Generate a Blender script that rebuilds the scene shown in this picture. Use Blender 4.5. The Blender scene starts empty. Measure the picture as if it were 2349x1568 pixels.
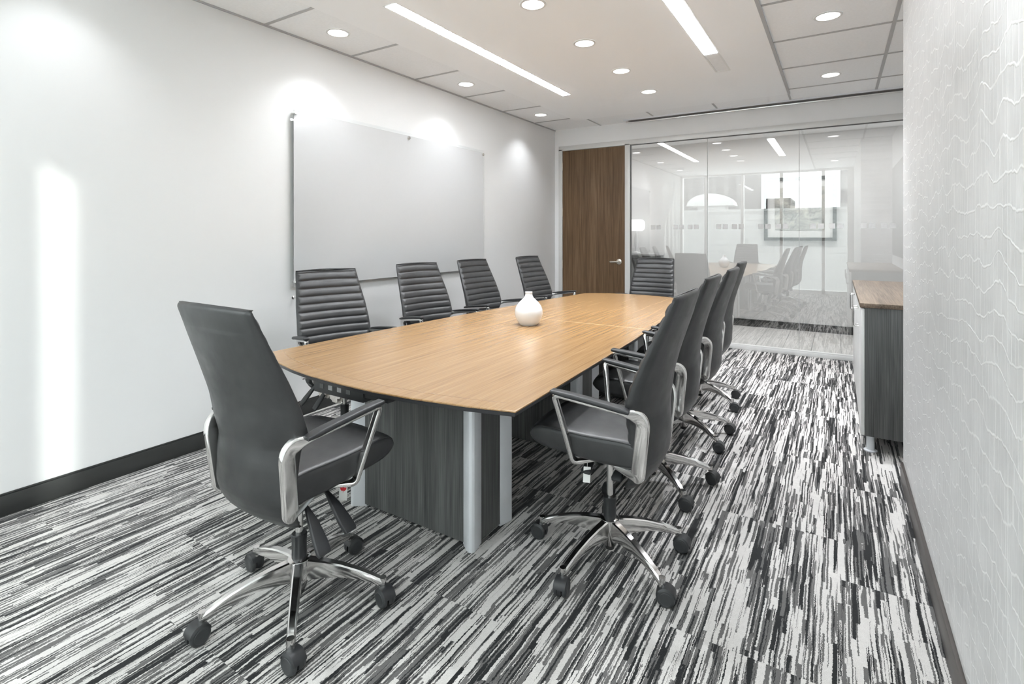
import bpy, bmesh, math, random
from mathutils import Vector, Matrix
random.seed(7)
PI = math.pi
scene = bpy.context.scene
COL = scene.collection

# ------------------------------------------------------------------ camera
cam_d = bpy.data.cameras.new('camera')
cam_d.sensor_width = 36.0
cam_d.lens = 1198.2 / 2349 * 36.0
cam_d.shift_x = 0.0
cam_d.shift_y = -(784 - 536.0) / 2349
cam_d.clip_start = 0.02
cam_d.clip_end = 300
cam = bpy.data.objects.new('camera', cam_d)
cam.location = (0, 0, 1.355)
cam.rotation_euler = (PI / 2, 0, math.radians(31.93))
COL.objects.link(cam)
scene.camera = cam

# ------------------------------------------------------------------ view
vs = scene.view_settings
vs.view_transform = 'Standard'
vs.look = 'None'
vs.gamma = 1.0
vs.exposure = 1.85
vs.use_curve_mapping = False
scene.cycles.use_adaptive_sampling = True
scene.cycles.adaptive_threshold = 0.08
scene.cycles.adaptive_min_samples = 16
scene.cycles.max_bounces = 8
scene.cycles.glossy_bounces = 4
scene.cycles.diffuse_bounces = 6

# ------------------------------------------------------------------ world, sun, exposure
SKY = 1.55
SUN = 1.0
LIN = 13.0
SPOT_WALL = 7.5
SPOT_MID = 30.0
SPOT_RIGHT = 60.0
w = bpy.data.worlds.new('World')
scene.world = w
w.use_nodes = True
bg = w.node_tree.nodes['Background']
bg.inputs[0].default_value = (0.95, 0.98, 1.0, 1)
bg.inputs[1].default_value = SKY

sd = bpy.data.lights.new('sun', 'SUN')
sd.energy = SUN
sd.angle = math.radians(1.4)
sd.color = (1.0, 0.99, 0.95)
sun = bpy.data.objects.new('sun', sd)
sdir = Vector((-2.45, 1.0, -0.75)).normalized()
sun.rotation_euler = sdir.to_track_quat('-Z', 'Y').to_euler()
sun.location = (20, -10, 12)
COL.objects.link(sun)

# ------------------------------------------------------------------ helpers
def link(o, parent=None):
    COL.objects.link(o)
    if parent: o.parent = parent
    return o

def tag(o, label, cat, group=None):
    o['label'] = label; o['category'] = cat
    if group: o['group'] = group
    return o

def empty(name, loc=(0, 0, 0), rz=0):
    o = bpy.data.objects.new(name, None)
    o.empty_display_size = 0.1
    o.location = loc; o.rotation_euler = (0, 0, rz)
    return link(o)

class MB:
    def __init__(s): s.v = []; s.f = []
    def add(s, vs, fs):
        b = len(s.v); s.v += [tuple(v) for v in vs]; s.f += [tuple(i + b for i in f) for f in fs]; return s
    def box(s, a, b):
        (x0, y0, z0), (x1, y1, z1) = a, b
        vs = [(x0,y0,z0),(x1,y0,z0),(x1,y1,z0),(x0,y1,z0),(x0,y0,z1),(x1,y0,z1),(x1,y1,z1),(x0,y1,z1)]
        return s.add(vs, [(0,3,2,1),(4,5,6,7),(0,1,5,4),(1,2,6,5),(2,3,7,6),(3,0,4,7)])
    def prism(s, poly, z0, z1):
        n = len(poly)
        vs = [(x, y, z0) for x, y in poly] + [(x, y, z1) for x, y in poly]
        fs = [tuple(range(n))[::-1], tuple(range(n, 2 * n))]
        fs += [(i, (i + 1) % n, n + (i + 1) % n, n + i) for i in range(n)]
        return s.add(vs, fs)
    def lathe(s, prof, n=48, c=(0, 0, 0), M=None):
        vs = []; m = len(prof)
        for r, z in prof:
            for k in range(n):
                a = 2 * PI * k / n
                p = Vector((r * math.cos(a), r * math.sin(a), z))
                if M: p = M @ p
                vs.append((p[0] + c[0], p[1] + c[1], p[2] + c[2]))
        fs = []
        for j in range(m - 1):
            for k in range(n):
                fs.append((j*n+k, j*n+(k+1) % n, (j+1)*n+(k+1) % n, (j+1)*n+k))
        fs.append(tuple(range(n))[::-1]); fs.append(tuple(range((m-1)*n, m*n)))
        return s.add(vs, fs)
    def loft(s, rings, caps=True, closed=False):
        n = len(rings[0]); m = len(rings); vs = [p for r in rings for p in r]; fs = []
        for j in range(m - 1 + (1 if closed else 0)):
            j2 = (j + 1) % m
            for k in range(n):
                fs.append((j*n+k, j*n+(k+1) % n, j2*n+(k+1) % n, j2*n+k))
        if caps and not closed:
            fs.append(tuple(range(n))[::-1]); fs.append(tuple(range((m-1)*n, m*n)))
        return s.add(vs, fs)
    def build(s, name, mat, parent=None, bevel=0, seg=2, smooth=True, sub=0):
        me = bpy.data.meshes.new(name)
        me.from_pydata(s.v, [], s.f)
        bm = bmesh.new(); bm.from_mesh(me)
        bmesh.ops.recalc_face_normals(bm, faces=bm.faces)
        if bevel:
            ed = [e for e in bm.edges if len(e.link_faces) == 2 and e.calc_face_angle(0) > 0.6]
            bmesh.ops.bevel(bm, geom=ed, offset=bevel, segments=seg, profile=0.5, affect='EDGES', clamp_overlap=True)
        bm.to_mesh(me); bm.free()
        if smooth:
            for p in me.polygons: p.use_smooth = True
            try: me.set_sharp_from_angle(angle=math.radians(35))
            except Exception: pass
        me.materials.append(mat)
        o = bpy.data.objects.new(name, me)
        link(o, parent)
        if sub:
            md = o.modifiers.new('sub', 'SUBSURF'); md.levels = sub; md.render_levels = sub
        return o

def structure(o):
    o['kind'] = 'structure'; return o

def rrect(a, b, r, n=3):
    """rounded rectangle loop half-dims a,b"""
    r = min(r, a * .98, b * .98); pts = []
    for cx, cy, a0 in ((a-r, b-r, 0), (-a+r, b-r, PI/2), (-a+r, -b+r, PI), (a-r, -b+r, 1.5*PI)):
        for k in range(n + 1):
            t = a0 + PI / 2 * k / n
            pts.append((cx + r * math.cos(t), cy + r * math.sin(t)))
    return pts

def rounded(pts, r, n=6):
    """polyline with filleted corners; pts = list of (Vector, dims..)"""
    out = [pts[0]]
    for i in range(1, len(pts) - 1):
        p0, p1, p2 = Vector(pts[i-1][0]), Vector(pts[i][0]), Vector(pts[i+1][0])
        d0 = (p0 - p1); d2 = (p2 - p1)
        rr = r if not isinstance(r, (list, tuple)) else r[i]
        l0 = min(rr, d0.length * .48); l2 = min(rr, d2.length * .48)
        a = p1 + d0.normalized() * l0; b = p1 + d2.normalized() * l2
        for k in range(n + 1):
            t = k / n
            p = a.lerp(p1, t).lerp(p1.lerp(b, t), t)
            out.append((p,) + tuple(pts[i][1:]))
    out.append(pts[-1])
    return out

def sweep(mb, path, side, rad=.3, n=3, cap=True):
    """path: [(Vector,a,b)] a = half size along side, b = half size along normal"""
    side = Vector(side)
    rings = []
    m = len(path)
    for i, (p, a, b) in enumerate(path):
        p = Vector(p)
        q0 = Vector(path[max(i-1, 0)][0]); q1 = Vector(path[min(i+1, m-1)][0])
        t = (q1 - q0).normalized()
        s_ = (side - t * side.dot(t)).normalized()
        nn = t.cross(s_)
        rings.append([p + s_ * u + nn * v for u, v in rrect(a, b, rad * 2 * min(a, b), n)])
    mb.loft(rings, caps=cap)
    return mb

def tube(mb, pts, r, n=8):
    rings = []
    m = len(pts)
    for i, p in enumerate(pts):
        p = Vector(p); q0 = Vector(pts[max(i-1, 0)]); q1 = Vector(pts[min(i+1, m-1)])
        t = (q1 - q0).normalized()
        ref = Vector((0, 0, 1)) if abs(t.z) < .9 else Vector((1, 0, 0))
        a = t.cross(ref).normalized(); b = t.cross(a)
        rings.append([p + (a * math.cos(2*PI*k/n) + b * math.sin(2*PI*k/n)) * r for k in range(n)])
    mb.loft(rings)
    return mb

# ------------------------------------------------------------------ node material helpers
class NT:
    def __init__(s, name):
        s.m = bpy.data.materials.new(name); s.m.use_nodes = True
        s.t = s.m.node_tree; s.n = s.t.nodes; s.l = s.t.links
        s.b = s.n['Principled BSDF']; s.out = s.n['Material Output']
    def node(s, typ, **kw):
        x = s.n.new(typ)
        for k, v in kw.items():
            if k == 'inp':
                for i, val in v.items():
                    if hasattr(val, 'is_linked') or isinstance(val, bpy.types.NodeSocket): s.l.new(val, x.inputs[i])
                    else: x.inputs[i].default_value = val
            else: setattr(x, k, v)
        return x
    def math(s, op, a, b=0.0, c=0.0):
        x = s.node('ShaderNodeMath', operation=op, inp={0: a, 1: b, 2: c}); return x.outputs[0]
    def coord(s): return s.node('ShaderNodeTexCoord').outputs['Object']
    def sep(s, v):
        x = s.node('ShaderNodeSeparateXYZ', inp={0: v}); return x.outputs
    def comb(s, x, y, z):
        return s.node('ShaderNodeCombineXYZ', inp={0: x, 1: y, 2: z}).outputs[0]
    def scale(s, v, sc):
        return s.node('ShaderNodeVectorMath', operation='MULTIPLY', inp={0: v, 1: sc}).outputs[0]
    def noise(s, v, scale=1.0, detail=2.0, rough=.5, dist=0.0):
        x = s.node('ShaderNodeTexNoise', inp={'Vector': v, 'Scale': scale, 'Detail': detail, 'Roughness': rough, 'Distortion': dist})
        return x.outputs['Fac']
    def ramp(s, f, stops, interp='LINEAR'):
        x = s.node('ShaderNodeValToRGB', inp={0: f}); cr = x.color_ramp; cr.interpolation = interp
        while len(cr.elements) < len(stops): cr.elements.new(.5)
        for e, (p, c) in zip(cr.elements, stops):
            e.position = p; e.color = (c[0], c[1], c[2], 1) if not isinstance(c, (int, float)) else (c, c, c, 1)
        return x.outputs[0]
    def mix(s, f, a, b, typ='MIX'):
        x = s.node('ShaderNodeMix', data_type='RGBA', blend_type=typ)
        for i, val in ((0, f), (6, a), (7, b)):
            if isinstance(val, bpy.types.NodeSocket): s.l.new(val, x.inputs[i])
            elif isinstance(val, (int, float)): x.inputs[i].default_value = val
            else: x.inputs[i].default_value = (*val, 1)
        return x.outputs[2]
    def bump(s, h, strength=.3, dist=.002):
        x = s.node('ShaderNodeBump', inp={'Height': h, 'Strength': strength, 'Distance': dist})
        s.l.new(x.outputs[0], s.b.inputs['Normal'])
    def set(s, **kw):
        names = dict(color='Base Color', rough='Roughness', metal='Metallic', spec='Specular IOR Level', emit='Emission Color', estr='Emission Strength', coat='Coat Weight', coatr='Coat Roughness', alpha='Alpha', trans='Transmission Weight', sheen='Sheen Weight')
        for k, v in kw.items():
            i = s.b.inputs[names[k]]
            if isinstance(v, bpy.types.NodeSocket): s.l.new(v, i)
            elif isinstance(v, tuple): i.default_value = (*v, 1)
            else: i.default_value = v
        return s

def simple(name, color, rough=.5, metal=0.0, spec=.5, var=.06, scale=30, bump=0, **kw):
    """base colour with a faint procedural variation"""
    m = NT(name)
    n = m.noise(m.coord(), scale, 3)
    c = m.mix(n, tuple(x * (1 - var) for x in color), tuple(min(1, x * (1 + var)) for x in color))
    m.set(color=c, rough=rough, metal=metal, spec=spec, **kw)
    if bump: m.bump(m.noise(m.coord(), scale * 8, 2), bump, .001)
    return m.m

def emis(name, color, strength):
    m = NT(name); m.set(color=(.8, .8, .8), emit=color, estr=strength); return m.m

M = {}
M['paint'] = simple('wall_paint', (.74, .74, .738), .55, spec=.3, var=.012, scale=3)
M['paint_far'] = simple('wall_paint_grey', (.88, .885, .89), .55, spec=.3, var=.012, scale=3)
M['ceil'] = simple('ceiling_paint', (.94, .95, .96), .8, spec=.2, var=.01, scale=4)
M['tile'] = simple('ceiling_tile', (.91, .92, .93), .9, spec=.1, var=.05, scale=60)
M['tee'] = simple('tee_shade_grey', (.44, .44, .445), .5, var=.02)  # on the tee bars, shading of the reveals is put into this grey
M['frame'] = simple('frame_aluminium', (.74, .74, .73), .35, metal=.15, var=.02)
M['frame_dark'] = simple('frame_gasket', (.12, .12, .12), .6)
M['chrome'] = simple('polished_aluminium', (.78, .77, .76), .13, metal=1, var=.03, scale=8)
M['satin'] = simple('satin_aluminium', (.78, .80, .83), .45, metal=.25, var=.02)
M['steel'] = simple('brushed_nickel', (.70, .66, .60), .3, metal=.9, var=.03)
M['plastic'] = simple('black_plastic', (.022, .023, .025), .42, var=.1)
M['plastic_wheel'] = simple('caster_plastic', (.035, .037, .039), .38, var=.1)
M['rubber'] = simple('dark_rubber', (.018, .018, .018), .6)
M['base_black'] = simple('baseboard_vinyl', (.03, .031, .03), .35, var=.1, scale=12)
M['base_brown'] = simple('baseboard_brown', (.055, .047, .043), .4, var=.3, scale=14)
M['edge'] = simple('table_edge_black', (.035, .035, .038), .35)
M['ceramic'] = simple('white_ceramic', (.80, .81, .82), .12, var=.01, coat=.5)
M['paper'] = simple('tag_paper', (.8, .8, .78), .7, var=.03)
M['red'] = simple('tag_red', (.62, .02, .03), .6)
M['whitelam'] = simple('white_laminate', (.75, .75, .74), .4)
M['board'] = simple('frosted_white_glass', (.56, .565, .57), .16, spec=.5, var=.01, coat=.4, coatr=.03)
def frost():
    m = NT('frosted_film'); m.n.remove(m.b)
    n = m.ramp(m.noise(m.coord(), 60, 2), [(.3, .88), (.7, .94)])
    d = m.node('ShaderNodeBsdfDiffuse', inp={0: n}); t = m.node('ShaderNodeBsdfTranslucent', inp={0: n})
    x = m.node('ShaderNodeMixShader', inp={0: .5, 1: d.outputs[0], 2: t.outputs[0]})
    m.l.new(x.outputs[0], m.out.inputs[0]); return m.m
M['frost'] = frost()
M['lampshade'] = simple('lamp_shade_fabric', (.85, .85, .83), .8, emit=(1, .98, .95), estr=.5)
M['art_frame'] = simple('woven_dark_frame', (.045, .045, .045), .5, var=.5, scale=400)
M['mat_board'] = simple('picture_mat', (.78, .78, .77), .8, var=.01)
M['lin'] = emis('linear_lamp_lens', (.93, .965, 1.0), LIN)
M['lens_off'] = simple('linear_lamp_blank_lens', (.8, .8, .8), .4)
M['dl'] = emis('downlight_lens', (1, .985, .96), 1.3)
M['wrap'] = simple('clear_plastic_wrap', (.75, .70, .66), .35, var=.15, scale=40)
M['screen_black'] = simple('dark_panel_face', (.06, .06, .065), .3)

def leather():
    m = NT('black_leather'); c = m.coord()
    n = m.noise(c, 9, 4, .6)
    col = m.ramp(n, [(.3, (.019, .0197, .021)), (.7, (.034, .0342, .035))])
    r = m.ramp(m.noise(c, 14, 3), [(.3, .34), (.7, .46)])
    m.set(color=col, rough=r, spec=.55)
    m.bump(m.noise(c, 420, 3, .6), .12, .001)
    return m.m
M['leather'] = leather()

def oak():
    m = NT('honey_oak_veneer'); c = m.coord()
    fine = m.noise(m.scale(c, (240, 3.0, 10)), 1, 3, .55)
    mid = m.noise(m.scale(c, (40, .7, 3)), 1, 2, .5)
    f = m.math('ADD', m.math('MULTIPLY', fine, .65), m.math('MULTIPLY', mid, .35))
    col = m.ramp(f, [(.32, (.235, .130, .054)), (.5, (.315, .184, .080)), (.68, (.38, .240, .116))])
    x, y, z = m.sep(c)[:3]
    m.set(color=col, rough=.27, spec=.5, coat=.25, coatr=.2)
    m.bump(fine, .06, .0006)
    return m.m
M['oak'] = oak()

def streakwood(name, stops, sx=160, sz=3.0, rough=.4, axis='z', low=8):
    m = NT(name); c = m.coord()
    sc = {'z': (sx, sx, sz), 'y': (sx, sz, sx), 'x': (sz, sx, sx)}[axis]
    lc = {'z': (low, low, low*.06), 'y': (low, low*.06, low), 'x': (low*.06, low, low)}[axis]
    fine = m.noise(m.scale(c, sc), 1, 3, .6)
    bro = m.noise(m.scale(c, lc), 1, 3, .55, .6)
    f = m.math('ADD', m.math('MULTIPLY', fine, .6), m.math('MULTIPLY', bro, .4))
    m.set(color=m.ramp(f, stops), rough=rough, spec=.4)
    m.bump(fine, .1, .0005)
    return m.m
M['greywood'] = streakwood('dark_grey_laminate', [(.34, (.035, .036, .036)), (.5, (.080, .082, .081)), (.68, (.165, .168, .165))], sx=300, low=14)
M['walnut'] = streakwood('walnut_door_veneer', [(.33, (.085, .047, .023)), (.5, (.150, .089, .045)), (.68, (.225, .142, .078))], sx=70, sz=2.2, low=7)
M['credtop'] = streakwood('credenza_top_veneer', [(.34, (.07, .05, .036)), (.5, (.15, .11, .08)), (.68, (.24, .18, .13))], sx=140, sz=3, axis='y')

def carpet():
    m = NT('striped_carpet'); c = m.coord()
    x, y, z = m.sep(c)[:3]
    col_i = m.math('FLOOR', m.math('DIVIDE', x, .5))
    yy = m.math('DIVIDE', m.math('SUBTRACT', m.math('SUBTRACT', y, 3.32), m.math('MULTIPLY', col_i, .6)), .9)
    row_i = m.math('FLOOR', yy)
    wn = m.node('ShaderNodeTexWhiteNoise', noise_dimensions='3D', inp={0: m.comb(col_i, row_i, 3.3)}).outputs[0]
    off = m.math('MULTIPLY', wn, 71.0)
    # jagged tufts: displace x a little with a high frequency noise along y, quantise to the gauge
    jit = m.math('MULTIPLY', m.math('SUBTRACT', m.noise(m.comb(m.math('MULTIPLY', x, 160), m.math('MULTIPLY', y, 130), off), 1, 1), .5), .007)
    drift = m.math('MULTIPLY', m.math('SUBTRACT', m.noise(m.comb(m.math('MULTIPLY', x, 3), m.math('MULTIPLY', y, 6), off), 1, 1), .5), .010)
    xj = m.math('ADD', m.math('ADD', x, jit), drift)
    yj = m.math('ADD', y, m.math('MULTIPLY', jit, 1.5))
    nlow = m.noise(m.comb(m.math('MULTIPLY', xj, 46), m.math('MULTIPLY', yj, 1.6), off), 1, 2.0, .55)
    def cells(wd, ln, seed):
        ci = m.math('FLOOR', m.math('DIVIDE', xj, wd))
        r0 = m.node('ShaderNodeTexWhiteNoise', noise_dimensions='2D', inp={0: m.comb(ci, m.math('ADD', off, seed), 0)}).outputs[0]
        si = m.math('FLOOR', m.math('ADD', m.math('DIVIDE', yj, ln), m.math('MULTIPLY', r0, 9.0)))
        return m.node('ShaderNodeTexWhiteNoise', noise_dimensions='3D', inp={0: m.comb(ci, si, m.math('ADD', off, seed))}).outputs[0]
    n1 = m.math('ADD', m.math('MULTIPLY', nlow, .50), m.math('ADD', m.math('MULTIPLY', cells(.0135, .42, 2.0), .28), m.math('MULTIPLY', cells(.0062, .27, 5.0), .22)))
    n2 = m.noise(m.comb(m.math('MULTIPLY', xj, 135), m.math('MULTIPLY', yj, 2.2), m.math('ADD', off, 9.1)), 1, 1.0, .5)
    light = (.57, .55, .532); mid = (.120, .116, .114); dark = (.010, .0105, .0115)
    base = m.ramp(n1, [(0, dark), (.395, mid), (.515, light), (.71, mid)], 'CONSTANT')
    w2 = m.math('GREATER_THAN', n2, .665)
    d2 = m.math('LESS_THAN', n2, .335)
    cc = m.mix(w2, base, light)
    cc = m.mix(d2, cc, dark)
    pile = m.noise(c, 420, 2, .7)
    tuft = m.noise(c, 60, 2, .6)
    cc = m.mix(1.0, cc, m.ramp(pile, [(.25, .72), (.75, 1.18)]), 'MULTIPLY')
    cc = m.mix(1.0, cc, m.ramp(tuft, [(.25, .93), (.75, 1.05)]), 'MULTIPLY')
    m.set(color=cc, rough=.95, spec=.1, sheen=.15)
    m.bump(pile, .5, .003)
    return m.m
M['carpet'] = carpet()

def croc():
    """embossed crocodile pattern wallcovering on the plane x = const: u = y, v = z"""
    m = NT('embossed_wallcovering'); c = m.coord()
    x, y, z = m.sep(c)[:3]
    pu = .30
    panel = m.math('FLOOR', m.math('DIVIDE', y, pu))
    prnd = m.node('ShaderNodeTexWhiteNoise', noise_dimensions='1D', inp={1: panel}).outputs[0]
    fu = m.math('ABSOLUTE', m.math('SUBTRACT', m.math('FRACT', m.math('DIVIDE', y, pu)), .5))
    seam = m.ramp(fu, [(.486, 0.0), (.497, 1.0)])
    # wavy rows
    wav = m.noise(m.comb(m.math('MULTIPLY', y, 6.0), m.math('MULTIPLY', z, 2.5), m.math('MULTIPLY', prnd, 0)), 1, 1.2, .5)
    wav2 = m.noise(m.comb(m.math('MULTIPLY', y, 22), m.math('MULTIPLY', z, 6), 4.0), 1, 2)
    zz = m.math('ADD', z, m.math('ADD', m.math('MULTIPLY', m.math('SUBTRACT', wav, .5), .14), m.math('MULTIPLY', m.math('SUBTRACT', wav2, .5), .028)))
    rv = m.math('DIVIDE', zz, .068)
    row = m.math('FLOOR', rv)
    fv = m.math('ABSOLUTE', m.math('SUBTRACT', m.math('FRACT', rv), .5))
    hline = m.ramp(fv, [(.44, 0.0), (.485, 1.0)])
    # vertical veins inside each row
    rr = m.node('ShaderNodeTexWhiteNoise', noise_dimensions='1D', inp={1: row}).outputs[0]
    ywob = m.math('ADD', y, m.math('MULTIPLY', m.noise(m.comb(m.math('MULTIPLY', y, 9), row, 1.0), 1, 2), .08))
    cu = m.math('ADD', m.math('DIVIDE', ywob, .033), m.math('MULTIPLY', rr, 7.0))
    fcu = m.math('ABSOLUTE', m.math('SUBTRACT', m.math('FRACT', cu), .5))
    cr = m.node('ShaderNodeTexWhiteNoise', noise_dimensions='2D', inp={0: m.comb(m.math('FLOOR', m.math('ADD', cu, .5)), row, 0)}).outputs[0]
    vline = m.math('MULTIPLY', m.ramp(fcu, [(.38, 0.0), (.47, 1.0)]), m.ramp(cr, [(.05, 0.0), (.6, .9)]))
    lines = m.math('MAXIMUM', m.math('MAXIMUM', hline, vline), m.math('MULTIPLY', seam, .9))
    fib = m.noise(m.comb(0.0, m.math('MULTIPLY', y, 260), m.math('MULTIPLY', z, 14)), 1, 3, .6)
    blot = m.noise(c, 9, 4, .6)
    f = m.math('ADD', m.math('MULTIPLY', fib, .45), m.math('MULTIPLY', blot, .55))
    base = m.ramp(f, [(.35, (.54, .535, .53)), (.65, (.67, .665, .66))])
    col = m.mix(m.math('MULTIPLY', lines, .7), base, (.80, .795, .785))
    m.set(color=col, rough=m.ramp(blot, [(.3, .38), (.7, .52)]), metal=.12, spec=.5)
    m.bump(m.math('ADD', m.math('MULTIPLY', lines, 1.0), m.math('MULTIPLY', fib, .15)), .28, .003)
    return m.m
M['croc'] = croc()

def glassmat(name, refl, tint=(.97, .98, .975), rough=0.0):
    m = NT(name)
    m.n.remove(m.b)
    tr = m.node('ShaderNodeBsdfTransparent', inp={0: (*tint, 1)})
    gl = m.node('ShaderNodeBsdfGlossy', inp={'Roughness': rough, 'Color': (.95, .95, .95, 1)})
    g = m.node('ShaderNodeNewGeometry')
    dt = m.node('ShaderNodeVectorMath', operation='DOT_PRODUCT', inp={0: g.outputs['Incoming'], 1: g.outputs['Normal']}).outputs['Value']
    sch = m.math('POWER', m.math('SUBTRACT', 1.0, m.math('ABSOLUTE', dt)), 5.0)
    fac = m.math('MULTIPLY', m.math('ADD', .04, m.math('MULTIPLY', sch, .96)), refl)
    fac = m.math('MINIMUM', fac, 1.0)
    mx = m.node('ShaderNodeMixShader', inp={0: fac, 1: tr.outputs[0], 2: gl.outputs[0]})
    m.l.new(mx.outputs[0], m.out.inputs[0])
    return m.m
M['glass'] = glassmat('partition_glass', 3.6, (.90, .905, .905), .004)
M['winglass'] = glassmat('window_glass', 1.0, (.93, .96, .95))
M['edgeglass'] = glassmat('clear_glass_rim', .6, (.985, .99, .988))

def brickmat(name, c1, c2, cm, sc=1.0, bw=.6, rh=.25, mortar=.02, rough=.85):
    m = NT(name); c = m.coord(); x, y, z = m.sep(c)[:3]
    b = m.node('ShaderNodeTexBrick', inp={'Vector': m.comb(m.math('ADD', x, y), z, 0), 'Color1': (*c1, 1), 'Color2': (*c2, 1), 'Mortar': (*cm, 1), 'Scale': sc, 'Mortar Size': mortar, 'Brick Width': bw, 'Row Height': rh})
    m.set(color=b.outputs[0], rough=rough); return m.m
M['facade'] = brickmat('parapet_brick', (.28, .28, .275), (.32, .32, .315), (.22, .22, .22), bw=.7, rh=.28, mortar=.015)
M['tower'] = brickmat('tower_ribs', (.06, .06, .062), (.075, .075, .075), (.14, .14, .14), bw=.9, rh=60, mortar=.16)
M['tower2'] = brickmat('tower_floors', (.17, .17, .17), (.19, .19, .19), (.04, .04, .045), bw=40, rh=2.0, mortar=.5)
M['concrete'] = simple('roof_concrete', (.60, .60, .595), .8)

def floortile():
    m = NT('corridor_tile'); c = m.coord(); x, y, z = m.sep(c)[:3]
    b = m.node('ShaderNodeTexBrick', offset=0.0, inp={'Vector': m.comb(m.math('ADD', x, .26), m.math('SUBTRACT', y, 6.72), 0), 'Color1': (.70, .69, .67, 1), 'Color2': (.73, .72, .70, 1), 'Mortar': (.30, .30, .30, 1), 'Scale': 1.0, 'Mortar Size': .004, 'Brick Width': .295, 'Row Height': .9})
    m.set(color=b.outputs[0], rough=.3); return m.m
M['floortile'] = floortile()

def artmat():
    m = NT('abstract_print'); c = m.coord()
    n = m.noise(c, 7, 5, .65, 1.2)
    m.set(color=m.ramp(n, [(.3, (.22, .23, .23)), (.5, (.48, .48, .45)), (.62, (.62, .60, .55)), (.8, (.75, .75, .74))]), rough=.5)
    return m.m
M['art'] = artmat()

# ------------------------------------------------------------------ room dimensions
XL, XR, XREC = -3.407, .307, .70
YW, YF, YEND = -.31, 6.625, 3.578
H = 2.82

structure(MB().box((XL-.2, YW-.1, -.1), (XREC+.2, YF+.03, 0)).build('floor', M['carpet'], smooth=False))
structure(MB().box((XL-.15, YW-.1, 0), (XL, YF+.12, H+.3)).build('wall_left', M['paint'], smooth=False))
structure(MB().box((XR, YW-.01, 0), (XREC+.15, YEND, H+.3)).build('wall_right', M['croc'], smooth=False))
structure(MB().box((XREC, YEND, 0), (XREC+.15, YF+.12, H+.3)).build('wall_recess', M['paint_far'], smooth=False))

# far wall: stub left of the door, bulkhead above
fw = MB()
fw.box((XL, YF, 0), (-3.345, YF+.12, H+.3))
fw.box((-3.345, YF, 2.585), (XREC, YF+.12, H+.3))
structure(fw.build('wall_far', M['paint_far'], smooth=False))

# ceiling: tiles plane above, gypsum panel 12 mm lower
def slab_with_slots(x0, y0, x1, y1, z0, z1, slots):
    """box minus rectangular slots, built as a grid of boxes"""
    xs = sorted({x0, x1, *[s[0] for s in slots], *[s[2] for s in slots]})
    ys = sorted({y0, y1, *[s[1] for s in slots], *[s[3] for s in slots]})
    mb = MB()
    for i in range(len(xs)-1):
        for j in range(len(ys)-1):
            cx, cy = (xs[i]+xs[i+1])/2, (ys[j]+ys[j+1])/2
            if any(s[0] < cx < s[2] and s[1] < cy < s[3] for s in slots): continue
            mb.box((xs[i], ys[j], z0), (xs[i+1], ys[j+1], z1))
    return mb
GX0, GX1, GY0, GY1 = -2.865, -.435, YW, 6.13
LA = (-2.46, 2.40, -2.36, 4.95)
LB = (-.925, 2.40, -.81, 4.955)
structure(MB().box((XL-.15, YW-.1, H), (XREC+.15, YF+.12, H+.03)).build('ceiling', M['tile'], smooth=False))
gp = slab_with_slots(GX0, GY0, GX1, GY1, H-.012, H-.0005, [LA, LB]).build('ceiling', M['ceil'], smooth=False)
structure(gp)
# tee bars
n = 0
def tee(a, b):
    structure(MB().box(a, b).build('trim_%d' % (1 + len([o for o in COL.objects if o.name.startswith('trim_')])), M['tee'], smooth=False))
for k in range(-3, 6):
    y = 2.19 + .7655 * k
    tee((XL, y-.012, H-.004), (GX0, y+.012, H-.0002))
for k in range(-4, 6):
    y = 4.453 + .7616 * (k)
    if YW < y < 6.45: tee((GX1, y-.012, H-.004), (XREC, y+.012, H-.0002))
tee((.334-.012, YW, H-.0045), (.334+.012, 6.44, H-.0003))
tee((GX1-.004, YW, H-.016), (GX1+.018, GY1, H-.0004))
for x in (-2.714, -1.947, -1.194, -.435):
    tee((x-.010, GY1, H-.004), (x+.010, 6.44 if x > -2 else YF, H-.0002))
tee((XL, YW, H-.012), (XL+.012, YF, H-.0001))

# baseboards
structure(MB().box((XL, YW, 0), (XL+.014, YF, .098)).box((XL, YW, .098), (XL+.007, YF, .108)).build('baseboard_left', M['base_black'], bevel=.002))
structure(MB().box((XR-.013, YW, 0), (XR, YEND, .10)).build('baseboard_right', M['base_brown'], bevel=.002))
structure(MB().box((XREC-.012, YEND, 0), (XREC, YF, .10)).build('baseboard_recess', M['base_black'], bevel=.002))

# ------------------------------------------------------------------ door and glass partition
dr = structure(MB().box((-3.285, YF+.0, .008), (-2.379, YF+.045, 2.515)).build('door_1', M['walnut'], smooth=False))
hd = MB().lathe([(.0, 0), (.034, 0), (.036, .004), (.036, .010), (.030, .014), (.014, .016), (.013, .045), (.0, .046)], 32, (-2.455, YF, .985), Matrix.Rotation(PI/2, 4, 'X'))
rose = hd.build('door_handle', M['steel'], dr)
lev = sweep(MB(), [(Vector((-2.455, YF-.042, .985)), .010, .010), (Vector((-2.49, YF-.046, .985)), .0095, .009), (Vector((-2.53, YF-.044, .984)), .010, .006), (Vector((-2.565, YF-.040, .983)), .010, .005), (Vector((-2.572, YF-.036, .983)), .008, .004)], (0, 0, 1), .45, 4)
lev.build('lever', M['steel'], rose)
for z in (2.30, 1.66, .93, .25):
    MB().lathe([(.0, -.055), (.008, -.055), (.008, .055), (.0, .055)], 12, (-3.289, YF-.006, z)).build('hinge', M['steel'], dr)
fr = MB()
fr.box((-3.345, YF-.012, 0), (-3.290, YF+.06, 2.535))
fr.box((-2.374, YF-.012, 0), (-2.305, YF+.06, 2.535))
fr.box((-3.345, YF-.012, 2.520), (XREC, YF+.06, 2.585))
structure(fr.build('trim_door_frame', M['frame'], bevel=.002)).name = 'trim_40'
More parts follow.
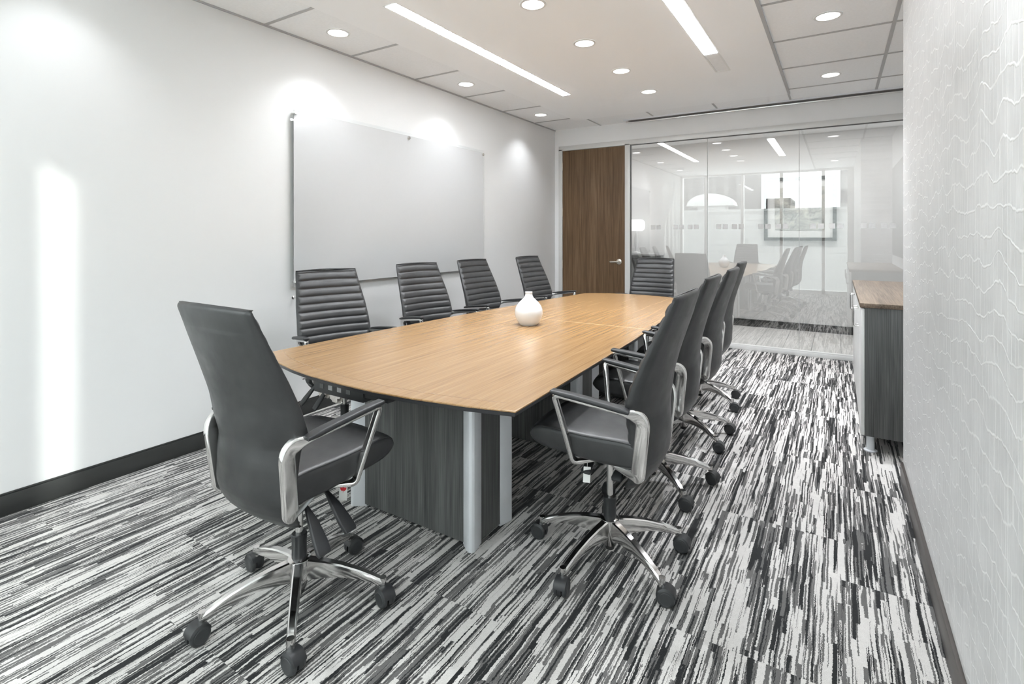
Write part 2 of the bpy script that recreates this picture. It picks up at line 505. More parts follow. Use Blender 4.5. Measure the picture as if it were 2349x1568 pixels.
gw = structure(MB().box((-2.305, YF-.004, 0), (XREC, YF+.055, .045)).box((-2.305, YF+.0, .045), (XREC, YF+.04, .06)).build('window_1', M['frame'], bevel=.002))
xs = [-2.300, -1.342, -.363, .62]
for a, b in zip(xs[:-1], xs[1:]):
    MB().box((a+.0015, YF+.018, .055), (b-.0015, YF+.030, 2.525)).build('glass_pane', M['glass'], gw, smooth=False)
for x in (-1.342, -.363):
    MB().box((x-.0022, YF+.015, .055), (x+.0022, YF+.033, 2.525)).build('glass_joint', M['tee'], gw, smooth=False)
MB().box((-2.305, YF+.0, .06), (-2.297, YF+.035, 2.52)).build('gasket', M['frame_dark'], gw, smooth=False)
MB().box((-2.305, YF+.0, 2.513), (XREC, YF+.035, 2.521)).build('gasket', M['frame_dark'], gw, smooth=False)
for x in (-2.008, -1.936, -1.722, -1.648, -1.547, -1.472, -1.212, -1.138, -1.037, -.962, -.751, -.678, -.572, -.497, -.229, -.154, -.049, .026, .233, .308, .409, .484):
    MB().box((x-.028, YF+.0165, 1.412), (x+.028, YF+.0175, 1.468)).build('frosted_square', M['frost'], gw, smooth=False)

# projection screen case at the ceiling along the far wall
ps = empty('projection_screen', (-.85, 6.52, H))
tag(ps, 'long slim projection screen case recessed at the ceiling above the glass wall', 'projector screen')
def child_world(mb, name, mat, root, **kw):
    o = mb.build(name, mat, root, **kw)
    o.location = -root.location if root.rotation_euler[2] == 0 else o.location
    return o
child_world(MB().box((-2.33, 6.44, H-.018), (XREC-.001, 6.458, H-.0003)), 'case', M['satin'], ps)
child_world(MB().box((-2.30, 6.458, H-.010), (XREC-.001, 6.535, H-.0005)), 'slot', M['frame_dark'], ps)
child_world(MB().box((-2.335, 6.535, H-.036), (XREC-.001, 6.565, H-.006)), 'slat_bar', M['chrome'], ps, bevel=.004)

# ------------------------------------------------------------------ corridor beyond the glass
structure(MB().box((-5, YF+.03, -.1), (3.2, 8.6, 0)).build('floor', M['floortile'], smooth=False))
structure(MB().box((-5, 8.35, 0), (3.2, 8.5, 3.0)).build('wall_corridor', M['paint'], smooth=False))
structure(MB().box((3.2, YF+.1, 0), (3.3, 8.5, 3.0)).build('wall_corridor_right', M['paint'], smooth=False))
structure(MB().box((-5.1, YF+.1, 0), (-5, 8.5, 3.0)).build('wall_corridor_left', M['paint'], smooth=False))
structure(MB().box((XREC+.15, YF+.02, 0), (3.2, YF+.12, 3.0)).box((-5, YF+.02, 0), (XL-.15, YF+.12, 3.0)).build('wall_corridor_front', M['paint'], smooth=False))
structure(MB().box((-5, YF+.12, 2.75), (3.2, 8.35, 2.85)).build('ceiling', M['ceil'], smooth=False))
structure(MB().box((-5, 8.336, 0), (3.2, 8.35, .105)).build('baseboard_corridor', M['base_black'], bevel=.002))
al = bpy.data.lights.new('corridor_light', 'AREA'); al.shape = 'RECTANGLE'; al.size = 5.5; al.size_y = .5; al.energy = 17; al.color = (1, .99, .97)
ao = bpy.data.objects.new('corridor_light', al); ao.location = (-.9, 7.5, 2.72); COL.objects.link(ao)

pic = empty('framed_picture', (-.455, 8.335, 1.70))
tag(pic, 'square framed abstract print with wide white mat on corridor wall behind glass', 'picture')
def boxframe(x0, x1, z0, z1, t, y0, y1):
    mb = MB()
    mb.box((x0, y0, z0), (x1, y1, z0+t)); mb.box((x0, y0, z1-t), (x1, y1, z1))
    mb.box((x0, y0, z0+t), (x0+t, y1, z1-t)); mb.box((x1-t, y0, z0+t), (x1, y1, z1-t)); return mb
child_world(boxframe(-.90, -.01, 1.258, 2.15, .046, 8.305, 8.349), 'frame', M['art_frame'], pic)
child_world(MB().box((-.855, 8.328, 1.30), (-.055, 8.338, 2.105)), 'mat_board', M['mat_board'], pic)
child_world(MB().box((-.76, 8.322, 1.405), (-.15, 8.328, 2.005)), 'print', M['art'], pic)

lp = empty('table_lamp', (-2.70, 8.05, 1.05))
con = empty('console_table', (-2.85, 8.1, 0))
tag(con, 'grey console cabinet against the corridor wall under the lamp, behind the glass', 'console')
child_world(MB().box((-3.6, 7.9, .0), (-2.35, 8.33, 1.02)), 'body', M['greywood'], con, bevel=.003)
child_world(MB().box((-3.62, 7.88, 1.02), (-2.33, 8.335, 1.05)), 'top', M['tee'], con, bevel=.003)
tag(lp, 'white table lamp with wide shade standing on the console in the corridor', 'lamp')
o = MB().lathe([(.0, 0), (.06, 0), (.06, .015), (.012, .03), (.03, .12), (.035, .22), (.012, .33), (.010, .42), (.0, .42)], 32).build('lamp_base', M['ceramic'], lp)
o = MB().lathe([(.09, .35), (.125, .38), (.135, .44), (.125, .50), (.09, .53), (.0, .53)], 32).build('lamp_shade', M['lampshade'], lp)

# ------------------------------------------------------------------ window wall behind the camera
wf = MB()
MXS = [-3.38, -2.79, -1.95, -1.11, -.27, .33]
for x in MXS[1:-1]:
    wf.box((x-.03, YW-.16, 0), (x+.03, YW, H))
wf.box((XL, YW-.16, 0), (XL+.05, YW, H)); wf.box((XR-.12, YW-.04, 0), (XR, YW-.012, H))  # right-hand post added out of view to trim the sun strip on the left wall
wf.box((XL, YW-.16, 0), (XR, YW, .08)); wf.box((XL, YW-.12, H-.05), (XR, YW, H+.3))
win = structure(wf.build('window_2', M['frame'], smooth=False))
for a, b in zip(MXS[:-1], MXS[1:]):
    MB().box((a+.03, YW-.09, .08), (b-.03, YW-.08, H-.05)).build('glass_pane', M['winglass'], win, smooth=False)

# ------------------------------------------------------------------ buildings outside (seen mirrored in the glass)
b1 = MB().box((-30, -20, -14), (30, -12, 2.35)).box((-30, -12.15, 2.35), (30, -11.9, 2.45)).build('parapet_building', M['facade'], smooth=False)
tag(b1, 'pale brick building with flat parapet, mirrored in the middle of the glass wall', 'building')
b2 = MB().box((-11.5, -40, -14), (-6.0, -30, 26)).build('tower_building', M['tower'], smooth=False)
tag(b2, 'grey ribbed tower mirrored in the left part of the glass wall', 'building')
b3 = MB().box((.2, -40, -14), (9, -30, 26)).build('tower_building', M['tower2'], smooth=False)
tag(b3, 'pale tower with dark floor bands mirrored in the right part of the glass wall', 'building')
b4 = MB().box((-5.6, -46, -14), (-3.6, -40, 4.6)).build('low_building', M['tower2'], smooth=False)
tag(b4, 'low distant building beside the bright sky mirrored in the glass wall', 'building')
hood = MB()
hood.loft([[Vector((-5.3 - 1.1*math.cos(i/10*PI), y, 2.72 + .6*math.sin(i/10*PI))) for i in range(11)] for y in (-14.6, -13.4)]); hood.box((-5.9, -14.4, 2.2), (-4.6, -13.6, 2.85))
tag(hood.build('roof_vent', M['concrete']), 'white domed roof vent on the parapet building, mirrored in the glass wall', 'roof vent')

# ------------------------------------------------------------------ ceiling luminaires
def linear(x0, y0, x1, y1, ylit, label):
    cx, cy = (x0+x1)/2, (y0+y1)/2
    r = empty('linear_light', (cx, cy, H-.012))
    tag(r, label, 'ceiling light', 'recessed linear lights in the ceiling')
    t = .007
    fm = MB()
    fm.box((x0-.006, y0-.006, H-.0145), (x0+t, y1+.006, H-.001)); fm.box((x1-t, y0-.006, H-.0145), (x1+.006, y1+.006, H-.001))
    fm.box((x0+t, y0-.006, H-.0145), (x1-t, y0+t, H-.001)); fm.box((x0+t, y1-t, H-.0145), (x1-t, y1+.006, H-.001))
    child_world(fm, 'trim_frame', M['frame'], r, smooth=False)
    child_world(MB().box((x0+t, y0+t, H-.0165), (x1-t, ylit, H-.0031)), 'lens', M['lin'], r, smooth=False)
    if ylit < y1 - .05:
        child_world(MB().box((x0+t, ylit, H-.010), (x1-t, y1-t, H-.003)), 'blank_lens', M['lens_off'], r, smooth=False)
linear(*LA, LA[3]-.01, 'long lit linear ceiling light, the one nearer the whiteboard wall')
linear(*LB, 4.42, 'linear ceiling light with its far end unlit, nearer the textured wall')

def downlight(x, y, energy, label, angle=108, blend=.75, zc=H):
    r = empty('downlight', (x, y, zc))
    tag(r, label, 'downlight', 'round recessed downlights')
    ring = MB(); n = 40
    prof = [(.070, -.001), (.070, -.006), (.083, -.006), (.086, -.003), (.086, -.0005)]
    vs = []; fs = []
    for rr, z in prof:
        for k in range(n): a = 2*PI*k/n; vs.append((rr*math.cos(a), rr*math.sin(a), z))
    for j in range(len(prof)-1):
        for k in range(n): fs.append((j*n+k, j*n+(k+1) % n, (j+1)*n+(k+1) % n, (j+1)*n+k))
    ring.add(vs, fs); ring.build('trim_ring', M['whitelam'], r)
    MB().lathe([(.0, -.004), (.0705, -.004), (.0705, -.001), (.0, -.001)], 40).build('lens', M['dl'], r)
    L = bpy.data.lights.new('lamp', 'SPOT'); L.energy = energy; L.spot_size = math.radians(angle); L.spot_blend = blend
    L.shadow_soft_size = .03; L.color = (.93, .965, 1.0)
    lo = bpy.data.objects.new('lamp', L); lo.location = (0, 0, -.010); link(lo, r)
ordn = {1: 'nearest the window', 2: 'above the glass board start', 3: 'above the glass board end', 4: 'nearest the door'}
lbl_w = ['round downlight in the wall-side ceiling tiles, out over the window end',
         'round downlight in the wall-side ceiling tiles, nearest the viewer',
         'round downlight in the wall-side ceiling tiles, middle of the visible three',
         'round downlight in the wall-side ceiling tiles, nearest the door corner']
for (x, y), lb in zip(((-3.09, 1.02), (-3.09, 2.56), (-3.085, 4.10), (-3.10, 5.64)), lbl_w): downlight(x, y, SPOT_WALL * (.7 if y < 2 else 1.15), lb)
lbl_m = ['round downlight in the central ceiling panel, over the window end of the table',
         'round downlight in the central ceiling panel, cut by the top of the picture',
         'round downlight in the central ceiling panel, second from the top of the picture',
         'round downlight in the central ceiling panel, third from the top of the picture',
         'round downlight in the central ceiling panel, nearest the glass wall']
for y, lb in zip((2.08, 2.876, 3.671, 4.466, 5.266), lbl_m): downlight(-1.636, y, SPOT_MID, lb, 100, .7, H-.012)
lbl_r = ['round downlight in the tiles by the textured wall, over the window end',
         'larger-looking round downlight in the tiles near the textured wall',
         'smaller round downlight in the tiles near the textured wall, close to the screen case']
for y, lb in zip((1.02, 4.104, 5.632), lbl_r): downlight(-.054, y, SPOT_RIGHT * (.5 if y < 2 else 1), lb, 90, .7)

# ------------------------------------------------------------------ glass writing board
gb = empty('glass_writing_board', (XL+.04, 3.6, 1.6))
tag(gb, 'large frosted glass writing board on standoffs on the white left wall', 'whiteboard')
BX0, BX1 = XL+.028, XL+.036
child_world(MB().box((BX0, 2.395, .968), (BX1, 4.80, 2.262)), 'frosted_panel', M['board'], gb, smooth=False)
rim = boxframe(2.37, 4.825, .943, 2.287, .025, BX0, BX1)
rim.v = [(y, x, z) for x, y, z in rim.v]
child_world(rim, 'clear_rim', M['edgeglass'], gb, smooth=False)
RY = Matrix.Rotation(PI/2, 4, 'Y')
for y, z in ((2.405, 2.242), (3.597, 2.242), (4.787, 2.242), (2.414, 1.00), (3.597, 1.00), (4.787, 1.00)):
    child_world(MB().lathe([(.0, 0), (.009, 0), (.009, .028), (.0165, .036), (.0165, .048), (.014, .051), (.0, .051)], 24, (XL, y, z), RY), 'standoff', M['chrome'], gb)
for y in (2.414, 4.787):
    child_world(MB().lathe([(.0, 0), (.013, 0), (.013, .005), (.006, .008), (.006, .05), (.014, .052), (.014, .062), (.0, .062)], 24, (XL, y, .885), RY), 'tray_peg', M['chrome'], gb)

# ------------------------------------------------------------------ conference table
tb = empty('conference_table', (-1.70, 3.3, 0))
tag(tb, 'long honey oak conference table with black edge and dark grey pedestals', 'table')
right = [(-.948, 1.543), (-.965, 2.0), (-.985, 2.5), (-1.008, 3.0), (-1.040, 3.5), (-1.078, 4.0), (-1.12, 4.5), (-1.165, 4.99)]
far = [(-1.28, 5.07), (-1.40, 5.12), (-1.55, 5.152), (-1.70, 5.165), (-1.85, 5.158), (-2.0, 5.128), (-2.12, 5.075), (-2.225, 4.99)]
left = [(-2.30, 4.4), (-2.36, 3.9), (-2.405, 3.4), (-2.445, 2.9), (-2.475, 2.4), (-2.495, 2.0), (-2.51, 1.63)]
near = [(-2.40, 1.575), (-2.275, 1.53), (-2.12, 1.492), (-1.95, 1.464), (-1.75, 1.448), (-1.545, 1.446), (-1.354, 1.462), (-1.133, 1.498)]
outline = right + far + left + near
cen = Vector((-1.7, 3.3))
def inset(poly, d):
    n = len(poly); out = []
    for i in range(n):
        p0, p1, p2 = Vector(poly[i-1]), Vector(poly[i]), Vector(poly[(i+1) % n])
        e0 = (p1-p0).normalized(); e2 = (p2-p1).normalized()
        n0 = Vector((-e0.y, e0.x)); n2 = Vector((-e2.y, e2.x))
        b = (n0+n2); b = b / max(b.dot(n0), .2)
        out.append(p1 + b * d)
    return out
def ring_at(d, z): return [Vector((p[0], p[1], z)) for p in inset(outline, d)]
top = MB().loft([ring_at(.010, .7405), ring_at(.0035, .7405), ring_at(.0, .7385), ring_at(0, .7345), ring_at(.004, .7335), ring_at(.02, .7335)])
child_world(top, 'tabletop', M['oak'], tb, smooth=False)
edge = MB().loft([ring_at(.003, .7334), ring_at(.001, .7325), ring_at(.006, .718), ring_at(.045, .708), ring_at(.08, .706)])
child_world(edge, 'edge_band', M['edge'], tb)
# veneer joints (thin inlay lines a hair above the surface)
def strip(pts, wdt, z0=.7400, z1=.7408):
    mb = MB()
    return sweep(mb, [(Vector((p[0], p[1], (z0+z1)/2)), wdt, (z1-z0)/2) for p in pts], (0, 1, 0) if abs(pts[0][0]-pts[-1][0]) > abs(pts[0][1]-pts[-1][1]) else (1, 0, 0), .1, 1)
inl = inset(outline, .075)
i0 = len(right) + len(far) + len(left) - 1
line = [inl[i0]] + inl[i0+1:i0+1+len(near)] + [inl[0]]
M['inlay'] = simple('veneer_joint', (.27, .16, .08), .4)
M['joint'] = simple('table_joint', (.62, .48, .30), .4)
child_world(strip(line, .0016), 'veneer_joint', M['inlay'], tb, smooth=False)
child_world(strip([(-1.02, 3.317), (-2.40, 3.317)], .0013), 'leaf_joint', M['joint'], tb, smooth=False)

def pedestal(y0, y1, xl=-2.07, xr=-1.31):
    r = MB().box((xl+.07, y0+.035, .012), (xr-.07, y1-.035, .706)).box((xl+.03, y0+.08, .012), (xr-.018, y1-.08, .706))
    p = child_world(r, 'pedestal', M['greywood'], tb, smooth=False)
    for sx, X in ((1, xr), (-1, xl)):
        for sy, Y in ((-1, y0), (1, y1)):
            q = [(-.080, .052), (-.080, .040), (-.035, .006), (-.018, .0), (-.006, .004), (0, .016), (-.004, .045), (-.016, .090), (-.028, .090), (-.028, .052)]
            poly = [(X + sx * a, Y - sy * b) for a, b in q]
            o = MB().prism(poly, .0, .705).build('corner_post', M['satin'], p, bevel=.002)
            o.matrix_parent_inverse = Matrix.Identity(4)
    return p
pedestal(1.785, 2.115); pedestal(2.90, 3.23, -2.03, -1.33); pedestal(4.05, 4.38, -2.0, -1.36)
pm = child_world(MB().box((-2.02, 1.54, .640), (-1.70, 1.64, .705)).box((-1.70, 1.545, .66), (-1.56, 1.62, .705)), 'power_module', M['plastic'], tb, bevel=.002)
for k in range(4):
    x = -1.98 + k * .058
    sock = MB().box((x, 1.5385, .662), (x+.026, 1.5405, .682)).build('socket', M['frame_dark'] if k % 3 == 0 else M['tee'], pm, smooth=False)

# vase
vz = MB().lathe([(.0, .004), (.050, .003), (.056, 0), (.060, .003), (.072, .018), (.087, .045), (.0955, .078), (.0935, .105), (.083, .130), (.066, .152), (.047, .170), (.034, .183), (.027, .195), (.0245, .207), (.0245, .217), (.0262, .2215), (.0245, .2225), (.021, .219), (.0205, .205), (.0, .200)], 64, (0, 0, 0)).build('vase', M['ceramic'])
vz.location = (-1.772, 3.058, .7406)
tag(vz, 'round white ceramic bottle vase with narrow neck on the oak table', 'vase')

# ------------------------------------------------------------------ credenza
cr = empty('credenza', (.37, 4.84, 0))
tag(cr, 'dark grey wood credenza on short silver legs beside the textured wall', 'cabinet')
CX0, CX1, CY0, CY1 = .130, .66, 3.90, 5.79
child_world(MB().box((CX0+.014, CY0, .105), (CX1, CY1, .898)), 'body', M['greywood'], cr, bevel=.001)
child_world(MB().box((CX0-.012, CY0-.012, .899), (CX1+.01, CY1+.01, .926)), 'top', M['credtop'], cr, bevel=.0015)
nd = 4; dw = (CY1-CY0)/nd
for k in range(nd):
    a, b = CY0 + k*dw + .002, CY0 + (k+1)*dw - .002
    d = child_world(MB().box((CX0-.006, a, .108), (CX0+.013, b, .892)), 'door', M['frame'], cr, bevel=.0015)
    ym = b - .05 if k % 2 == 0 else a + .05
    hmb = sweep(MB(), rounded([(Vector((CX0-.006, ym, .845)), .005, .005), (Vector((CX0-.034, ym, .845)), .005, .005), (Vector((CX0-.034, ym, .72)), .005, .005), (Vector((CX0-.006, ym, .72)), .005, .005)], .012), (0, 1, 0), .45)
    h_ = hmb.build('handle', M['chrome'], d)
for x in (CX0+.045, CX1-.06):
    for y in (CY0+.06, CY1-.06):
        child_world(MB().lathe([(.0, 0), (.036, 0), (.036, .006), (.022, .010), (.0215, .105), (.0, .105)], 24, (x, y, 0)), 'leg', M['satin'], cr)

# dark board on the recess wall, seen only mirrored in the glass
wp = MB().box((XREC-.04, 4.15, 1.06), (XREC-.001, 5.9, 2.28)).build('wall_panel', M['screen_black'], bevel=.004)
tag(wp, 'dark flat panel on the recess wall, mirrored at the right end of the glass', 'panel')

# ------------------------------------------------------------------ office chairs
def interp(tab, z, k):
    for i in range(len(tab)-1):
        a, b = tab[i], tab[i+1]
        if a[0] <= z <= b[0]:
            t = (z-a[0])/(b[0]-a[0]); 
            return a[k] + (b[k]-a[k]) * t
    return tab[0][k] if z < tab[0][0] else tab[-1][k]

def smooth_tab(tab, z, k):
    # light smoothing of the piecewise table
    d = .018
    return (interp(tab, z-d, k) + 2*interp(tab, z, k) + interp(tab, z+d, k)) / 4

# z, rear x at centre, half width, thickness, forward wrap of the edges
BT = [(.385, -.150, .165, .030, .020), (.40, -.178, .188, .045, .025), (.43, -.210, .196, .060, .032), (.49, -.236, .203, .075, .042), (.60, -.243, .204, .080, .055),
      (.665, -.240, .206, .080, .062), (.690, -.240, .232, .078, .064), (.715, -.242, .247, .074, .064), (.80, -.252, .243, .064, .054), (.90, -.278, .236, .055, .042),
      (1.015, -.316, .220, .046, .032), (1.10, -.342, .211, .038, .024), (1.128, -.348, .207, .030, .020)]

def make_backrest(parent):
    rings = []
    NZ = 210; NY = 22
    z0, z1 = .385, 1.128
    for i in range(NZ + 1):
        z = z0 + (z1 - z0) * i / NZ
        xr = smooth_tab(BT, z, 1); hw = smooth_tab(BT, z, 2); th = smooth_tab(BT, z, 3); wr = smooth_tab(BT, z, 4)
        # closing of the top and bottom rims
        e = 1.0
        if i < 5: e = math.sqrt(max(0.02, 1 - ((5 - i)/5.0)**2))
        if i > NZ - 5: e = math.sqrt(max(0.02, 1 - ((i - NZ + 5)/5.0)**2))
        th_c = th * e
        ph = (1.108 - z) / .0495
        fr_ = ph - math.floor(ph)
        bump = .0085 * (max(0.0, 1 - (abs(2*fr_ - 1))**3.0)) if ph > -.1 else .004
        ring = []
        # rear surface from -y to +y
        for k in range(NY + 1):
            t = -math.cos(PI * k / NY)
            x = xr + wr * (abs(t)**2.2) + (th - th_c) * .5
            edge_r = max(0.0, abs(t) - .93) / .07
            x += th * .28 * edge_r**2
            ring.append(Vector((x, t * hw * (1 - .012*(1-e)), z + .006 * (1 - t*t) * (1 if z > 1.05 else 0))))
        for k in range(NY + 1):
            t = math.cos(PI * k / NY)
            side = 1 - .42 * abs(t)**3
            m_ = min(1.0, max(0.0, (.945 - abs(t)) / .035))
            x = xr + wr * (abs(t)**2.2) + (th - th_c)*.5 + th_c * side + bump * m_ * e
            edge_r = max(0.0, abs(t) - .95) / .05
            x -= th * .12 * edge_r**2
            ring.append(Vector((x, t * hw, z + .006 * (1 - t*t) * (1 if z > 1.05 else 0))))
        rings.append(ring)
    return MB().loft(rings).build('backrest', M['leather'], parent)

def make_seat(parent):
    secs = [(-.190, .545, .505, .93), (-.184, .565, .492, .975), (-.165, .575, .476, 1), (-.12, .578, .474, 1), (-.04, .578, .475, 1), (.04, .579, .482, 1), (.11, .583, .491, 1),
            (.17, .588, .496, 1), (.205, .588, .500, .998), (.232, .582, .507, .992), (.250, .571, .517, .982), (.260, .556, .529, .965), (.264, .545, .538, .94)]
    # densify
    dense = []
    for a, b in zip(secs[:-1], secs[1:]):
        for k in range(4):
            t = k / 4; dense.append(tuple(a[j] + (b[j]-a[j])*t for j in range(4)))
    dense.append(secs[-1])
    rings = []
    for x, zt, zb, ws in dense:
        hw = (.205 + .020 * min(1, max(0, (x + .1) / .25))) * ws; cz = (zt+zb)/2; hh = (zt-zb)/2
        ring = []
        for (u, v) in rrect(hw, hh, min(.020, hh*.9), 4):
            ring.append(Vector((x, u, cz + v)))
        # subdivide the long top and bottom edges and crown them
        out = []
        for i, p in enumerate(ring):
            q = ring[(i+1) % len(ring)]
            out.append(p)
            if abs(p.y - q.y) > .1:
                for k in range(1, 12):
                    out.append(p.lerp(q, k/12))
        for p in out:
            c = 1 - (p.y/hw)**2
            if p.z > cz: p.z += .007 * max(0, c)
            bow = .014 * (1 - (p.y/.23)**2)
            if x > .1: p.x += bow * (x-.1)/.16
        rings.append(out)
    s = MB().loft(rings).build('seat', M['leather'], parent)
    for sy in (-1, 1):
        pts = []
        for x, zt, zb, ws in dense[2:-3]:
            hh = (zt-zb)/2
            pts.append((x, sy * ((.205 + .020 * min(1, max(0, (x + .1) / .25)))*ws - .0035), zt - .0045))
        tube(MB(), pts, .0022, 6).build('piping', M['leather'], s)
    return s

def make_arm(parent, sy):
    P = lambda x, y, z: Vector((x, sy*y, z))
    path = [(P(.00, .150, .470), .014, .007), (P(.072, .214, .465), .014, .009), (P(.124, .286, .743), .0125, .0105),
            (P(-.10, .262, .712), .0125, .0105), (P(-.205, .218, .688), .0135, .025), (P(-.178, .202, .458), .011, .027), (P(-.07, .165, .468), .011, .009)]
    rp = rounded(path, [0, .022, .026, .05, .045, .012, 0], 7)
    # blend the section sizes along the path
    pts = [[p[0], p[1], p[2]] for p in rp]
    for _ in range(2):
        s2 = [list(p) for p in pts]
        for i in range(1, len(pts)-1):
            for j in (1, 2): s2[i][j] = (pts[i-1][j] + pts[i][j]*2 + pts[i+1][j]) / 4
        pts = s2
    a = sweep(MB(), [tuple(p) for p in pts], (0, 1, 0), .32, 4).build('armrest_frame', M['chrome'], parent)
    pad = rounded([(P(.130, .2865, .7525), .019, .0075), (P(.03, .2795, .742), .0215, .0095), (P(-.10, .269, .7245), .0215, .0095), (P(-.165, .262, .712), .0165, .0065)], .05, 5)
    sweep(MB(), [(P(.136, .287, .752), .012, .004)] + pad, (0, 1, 0), .45, 5).build('arm_pad', M['plastic'], a)
    return a

def make_base(parent):
    mb = MB()
    for k in range(5):
        a = 2*PI*k/5
        R = Matrix.Rotation(a, 3, 'Z')
        prof = [(.020, .168, .075, .020), (.045, .167, .072, .019), (.10, .160, .058, .0175), (.16, .147, .044, .016), (.22, .129, .034, .015), (.27, .110, .028, .014), (.305, .094, .026, .0135), (.316, .084, .022, .011)]
        rings = []
        for r, zt, dep, hw in prof:
            pts = [(r, -hw*.62, zt), (r, hw*.62, zt), (r, hw*.9, zt-.004), (r, hw*1.05, zt-dep*.5), (r, hw*.8, zt-dep), (r, -hw*.8, zt-dep), (r, -hw*1.05, zt-dep*.5), (r, -hw*.9, zt-.004)]
            rings.append([R @ Vector(p) for p in pts])
        mb.loft(rings)
        mb.lathe([(.0, .062), (.011, .062), (.0125, .075), (.0125, .098), (.0, .098)], 16, tuple(R @ Vector((.308, 0, 0))))
    mb.lathe([(.0, .172), (.030, .172), (.040, .168), (.042, .150), (.040, .105), (.030, .072), (.026, .060), (.0, .060)], 32)
    return mb.build('star_base', M['chrome'], parent)

def make_caster(parent, ang, sw):
    """one twin wheel caster; ang = direction of the leg, sw = swivel"""
    R = Matrix.Rotation(ang, 3, 'Z'); S = Matrix.Rotation(sw, 3, 'Z')
    org = R @ Vector((.308, 0, 0))
    hood = MB()
    n = 18; rings = []
    for i in range(n + 1):
        t = math.radians(-18 + 216 * i / n)
        ro, ri = .0365, .0335
        rings.append([Vector((-.014 + r_*math.cos(t), y, .0335 + r_*math.sin(t))) for r_, y in ((ri, -.0065), (ro, -.0065), (ro, .0065), (ri, .0065))])
    hood.loft(rings)
    rings = []
    for i in range(n + 1):
        t = math.radians(20 + 150 * i / n)
        rings.append([Vector((-.014 + r_*math.cos(t), y, .0335 + r_*math.sin(t))) for r_, y in ((.031, -.0255), (.0362, -.0225), (.0368, -.008), (.0368, .008), (.0362, .0225), (.031, .0255))])
    hood.loft(rings)
    hood.lathe([(.0, .055), (.0095, .055), (.0095, .080), (.0, .080)], 12)
    h = hood.build('caster', M['plastic'], parent)
    h.location = org; h.rotation_euler = (0, 0, sw)
    RX = Matrix.Rotation(PI/2, 4, 'X')
    for sy in (-1, 1):
        w_ = MB().lathe([(.0, -.0085), (.0215, -.0095), (.0225, -.0085), (.0265, -.009), (.0315, -.0065), (.0335, -.003), (.0335, .004), (.031, .0075), (.0, .0075)], 28, (-.014, sy*.0165, .0335), RX if sy > 0 else Matrix.Rotation(-PI/2, 4, 'X'))
        w_.build('wheel', M['plastic_wheel'], h)
    return h

def make_chair():
    root = empty('office_chair')
    make_backrest(root); make_seat(root)
    make_arm(root, 1); make_arm(root, -1)
    MB().box((-.11, -.085, .442), (.10, .085, .485)).box((-.05, -.045, .415), (.05, .045, .442)).box((-.19, -.05, .448), (-.11, .05, .478)).build('tilt_mechanism', M['plastic'], root, bevel=.008, seg=3)
    # control paddles hanging on the right-hand side
    for fx, y0, tw in ((.035, -.075, .02), (-.075, -.11, -.01)):
        pts = [(Vector((fx, y0, .445)), .007, .006), (Vector((fx, y0-.035, .420)), .008, .006), (Vector((fx+tw*.3, y0-.072, .383)), .019, .0075), (Vector((fx+tw*.7, y0-.112, .335)), .0255, .008), (Vector((fx+tw, y0-.135, .307)), .0255, .0075), (Vector((fx+tw, y0-.140, .301)), .022, .005)]
        sweep(MB(), pts, (1, 0, 0), .35, 4).build('control_paddle', M['plastic'], root)
    for fx in (.04, -.085):
        sweep(MB(), [(Vector((fx, .08, .455)), .007, .005), (Vector((fx, .12, .437)), .016, .008), (Vector((fx, .165, .415)), .022, .008), (Vector((fx, .172, .411)), .018, .005)], (1, 0, 0), .4, 4).build('control_paddle', M['plastic'], root)
    MB().lathe([(.0, .168), (.026, .168), (.0262, .235), (.0275, .238), (.0275, .256), (.025, .259), (.0, .259)], 28).build('gas_cylinder', M['plastic'], root)
    MB().lathe([(.0, .255), (.0135, .255), (.0135, .425), (.0, .425)], 20).build('piston', M['chrome'], root)
    b = make_base(root)
    MB().lathe([(.0, .040), (.017, .040), (.019, .045), (.019, .062), (.0, .062)], 20).build('end_cap', M['rubber'], b)
    for k in range(5):
        make_caster(b, 2*PI*k/5, 2*PI*k/5 + 2.4 + k*.37)
    return root

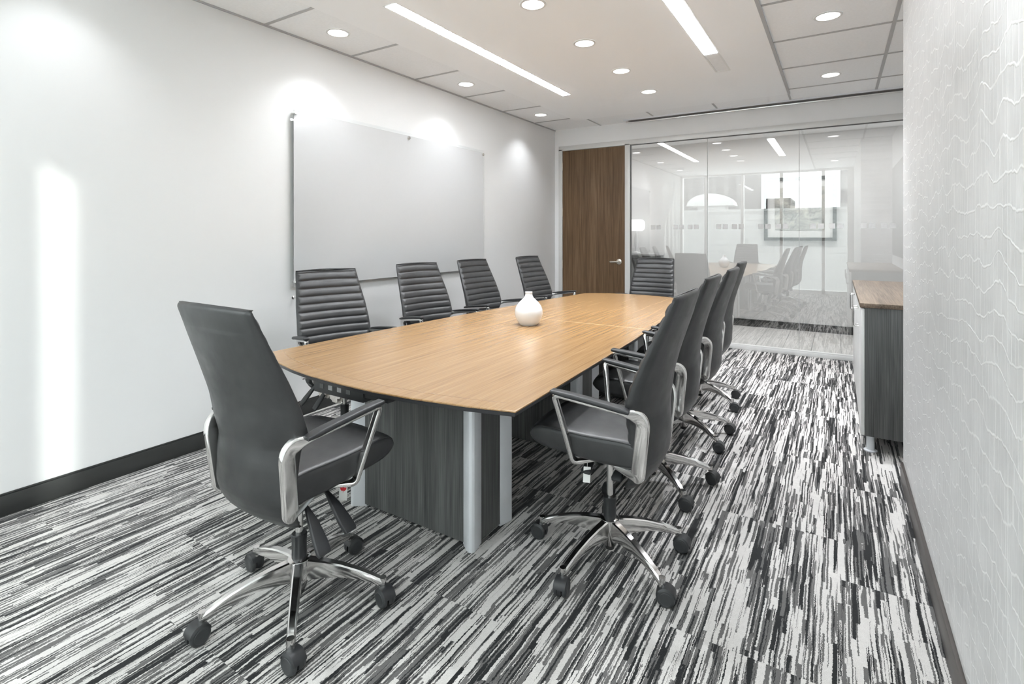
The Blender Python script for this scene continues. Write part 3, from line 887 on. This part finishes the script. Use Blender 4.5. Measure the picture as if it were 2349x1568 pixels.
UPPER = {'backrest', 'seat', 'armrest_frame', 'tilt_mechanism', 'control_paddle', 'piston'}
proto = make_chair()
tree = {}
for o in COL.objects:
    if o.parent: tree.setdefault(o.parent.name, []).append(o)
def copy_children(src, dst):
    for ch in tree.get(src.name, []):
        c = ch.copy(); COL.objects.link(c); c.parent = dst
        copy_children(ch, c)
chairs = []
def place(i, x, y, face, base, dz, label, group):
    if i == 0: r = proto
    else:
        r = proto.copy(); COL.objects.link(r); copy_children(proto, r)
    r.location = (x, y, 0); r.rotation_euler = (0, 0, math.radians(face))
    tag(r, label, 'chair', group)
    chairs.append((r, face, base, dz))
GR = 'black leather chairs on the credenza side'
GL = 'black leather chairs on the whiteboard side'
spec = [
 (-1.678, 1.215, 90, 31.4, 0, 'black leather high-back chair at the near end of the table, its back to the viewer', None),
 (-.81, 2.075, 182, 41, 0, 'nearest black leather chair on the credenza side, white tag hanging under its seat', GR),
 (-.861, 2.84, 182, 27, .008, 'second nearest black leather chair on the credenza side of the table', GR),
 (-.885, 3.61, 181, 35, .004, 'third nearest black leather chair on the credenza side of the table', GR),
 (-.950, 4.42, 181, 43, .008, 'farthest black leather chair on the credenza side, closest to the glass', GR),
 (-2.70, 2.29, -18, 10, -.02, 'nearest ribbed black leather chair on the whiteboard side of the table', GL),
 (-2.69, 3.24, -11, 50, -.02, 'second nearest ribbed black leather chair on the whiteboard side', GL),
 (-2.67, 4.03, -5, 22, -.02, 'third nearest ribbed black leather chair on the whiteboard side, behind the vase', GL),
 (-2.57, 4.91, -5, 60, -.02, 'farthest ribbed black leather chair on the whiteboard side, nearest the door', GL),
 (-1.74, 5.52, -91, 5, -.045, 'ribbed black leather chair at the far end of the table, facing the viewer', None),
]
for i, s in enumerate(spec): place(i, *s)
for r, face, base, dz in chairs:
    for ch in [o for o in COL.objects if o.parent == r]:
        nm = ch.name.split('.')[0]
        if nm in UPPER: ch.location.z = dz
        if nm == 'star_base': ch.rotation_euler = (0, 0, math.radians(base - face))

# tags on two chairs
def maple():
    half = [(0, .5), (.09, .32), (.18, .38), (.14, .12), (.28, .26), (.32, .18), (.48, .20), (.42, .06), (.5, 0), (.26, -.22), (.30, -.30), (.04, -.26), (.03, -.5)]
    return half + [(-x, z) for x, z in half[::-1] if x > 0]
def hang_tag(root, p, w_, h_, rz, leaf=False):
    t = MB().box((-w_/2, -.0008, -h_), (w_/2, .0008, 0)).build('hang_tag', M['paper'], root, smooth=False)
    t.location = p; t.rotation_euler = (0, .05, rz); t['label'] = 'white paper tag'
    tube(MB(), [(0, 0, -.006), (0, 0, .012), (0, .004, .035)], .001, 6).build('string', M['paper'], t)
    if leaf:
        t['label'] = 'white paper tag printed with a red maple leaf'
        pts = maple(); mb = MB(); s_ = w_ * .85
        for yy in (-.0012, .0012):
            vs = [(x*s_, yy, z*s_ - h_*.38) for x, z in pts]; c0 = (0, yy, -h_*.38)
            mb.add([c0] + vs, [(0, 1+i, 1+(i+1) % len(vs)) for i in range(len(vs))])
        mb.build('maple_leaf', M['red'], t, smooth=False)
hang_tag(chairs[0][0], (.115, -.105, .425), .030, .070, math.radians(35-90), True)
hang_tag(chairs[1][0], (.035, .165, .435), .028, .062, math.radians(25-182))

# crumpled protective plastic left on the nearest whiteboard-side chair mechanism
def wrap(root, p, seed):
    rnd = random.Random(seed); rings = []
    for i in range(9):
        t = i / 8; ring = []
        for k in range(20):
            a = 2*PI*k/20
            rr = (.028 + .022*math.sin(PI*t)) * (1 + .35*math.sin(a*5 + i*.8) + .15*rnd.uniform(-1, 1))
            ring.append(Vector((p[0] + rr*math.cos(a)*1.3, p[1] + rr*.6*math.sin(a), p[2] - .10*t)))
        rings.append(ring)
    o = MB().loft(rings).build('plastic_wrap', M['wrap'], root); o['label'] = 'crumpled pale plastic wrap'
    return o
wrap(chairs[5][0], (.0, -.13, .43), 1); wrap(chairs[5][0], (.12, -.10, .42), 2)
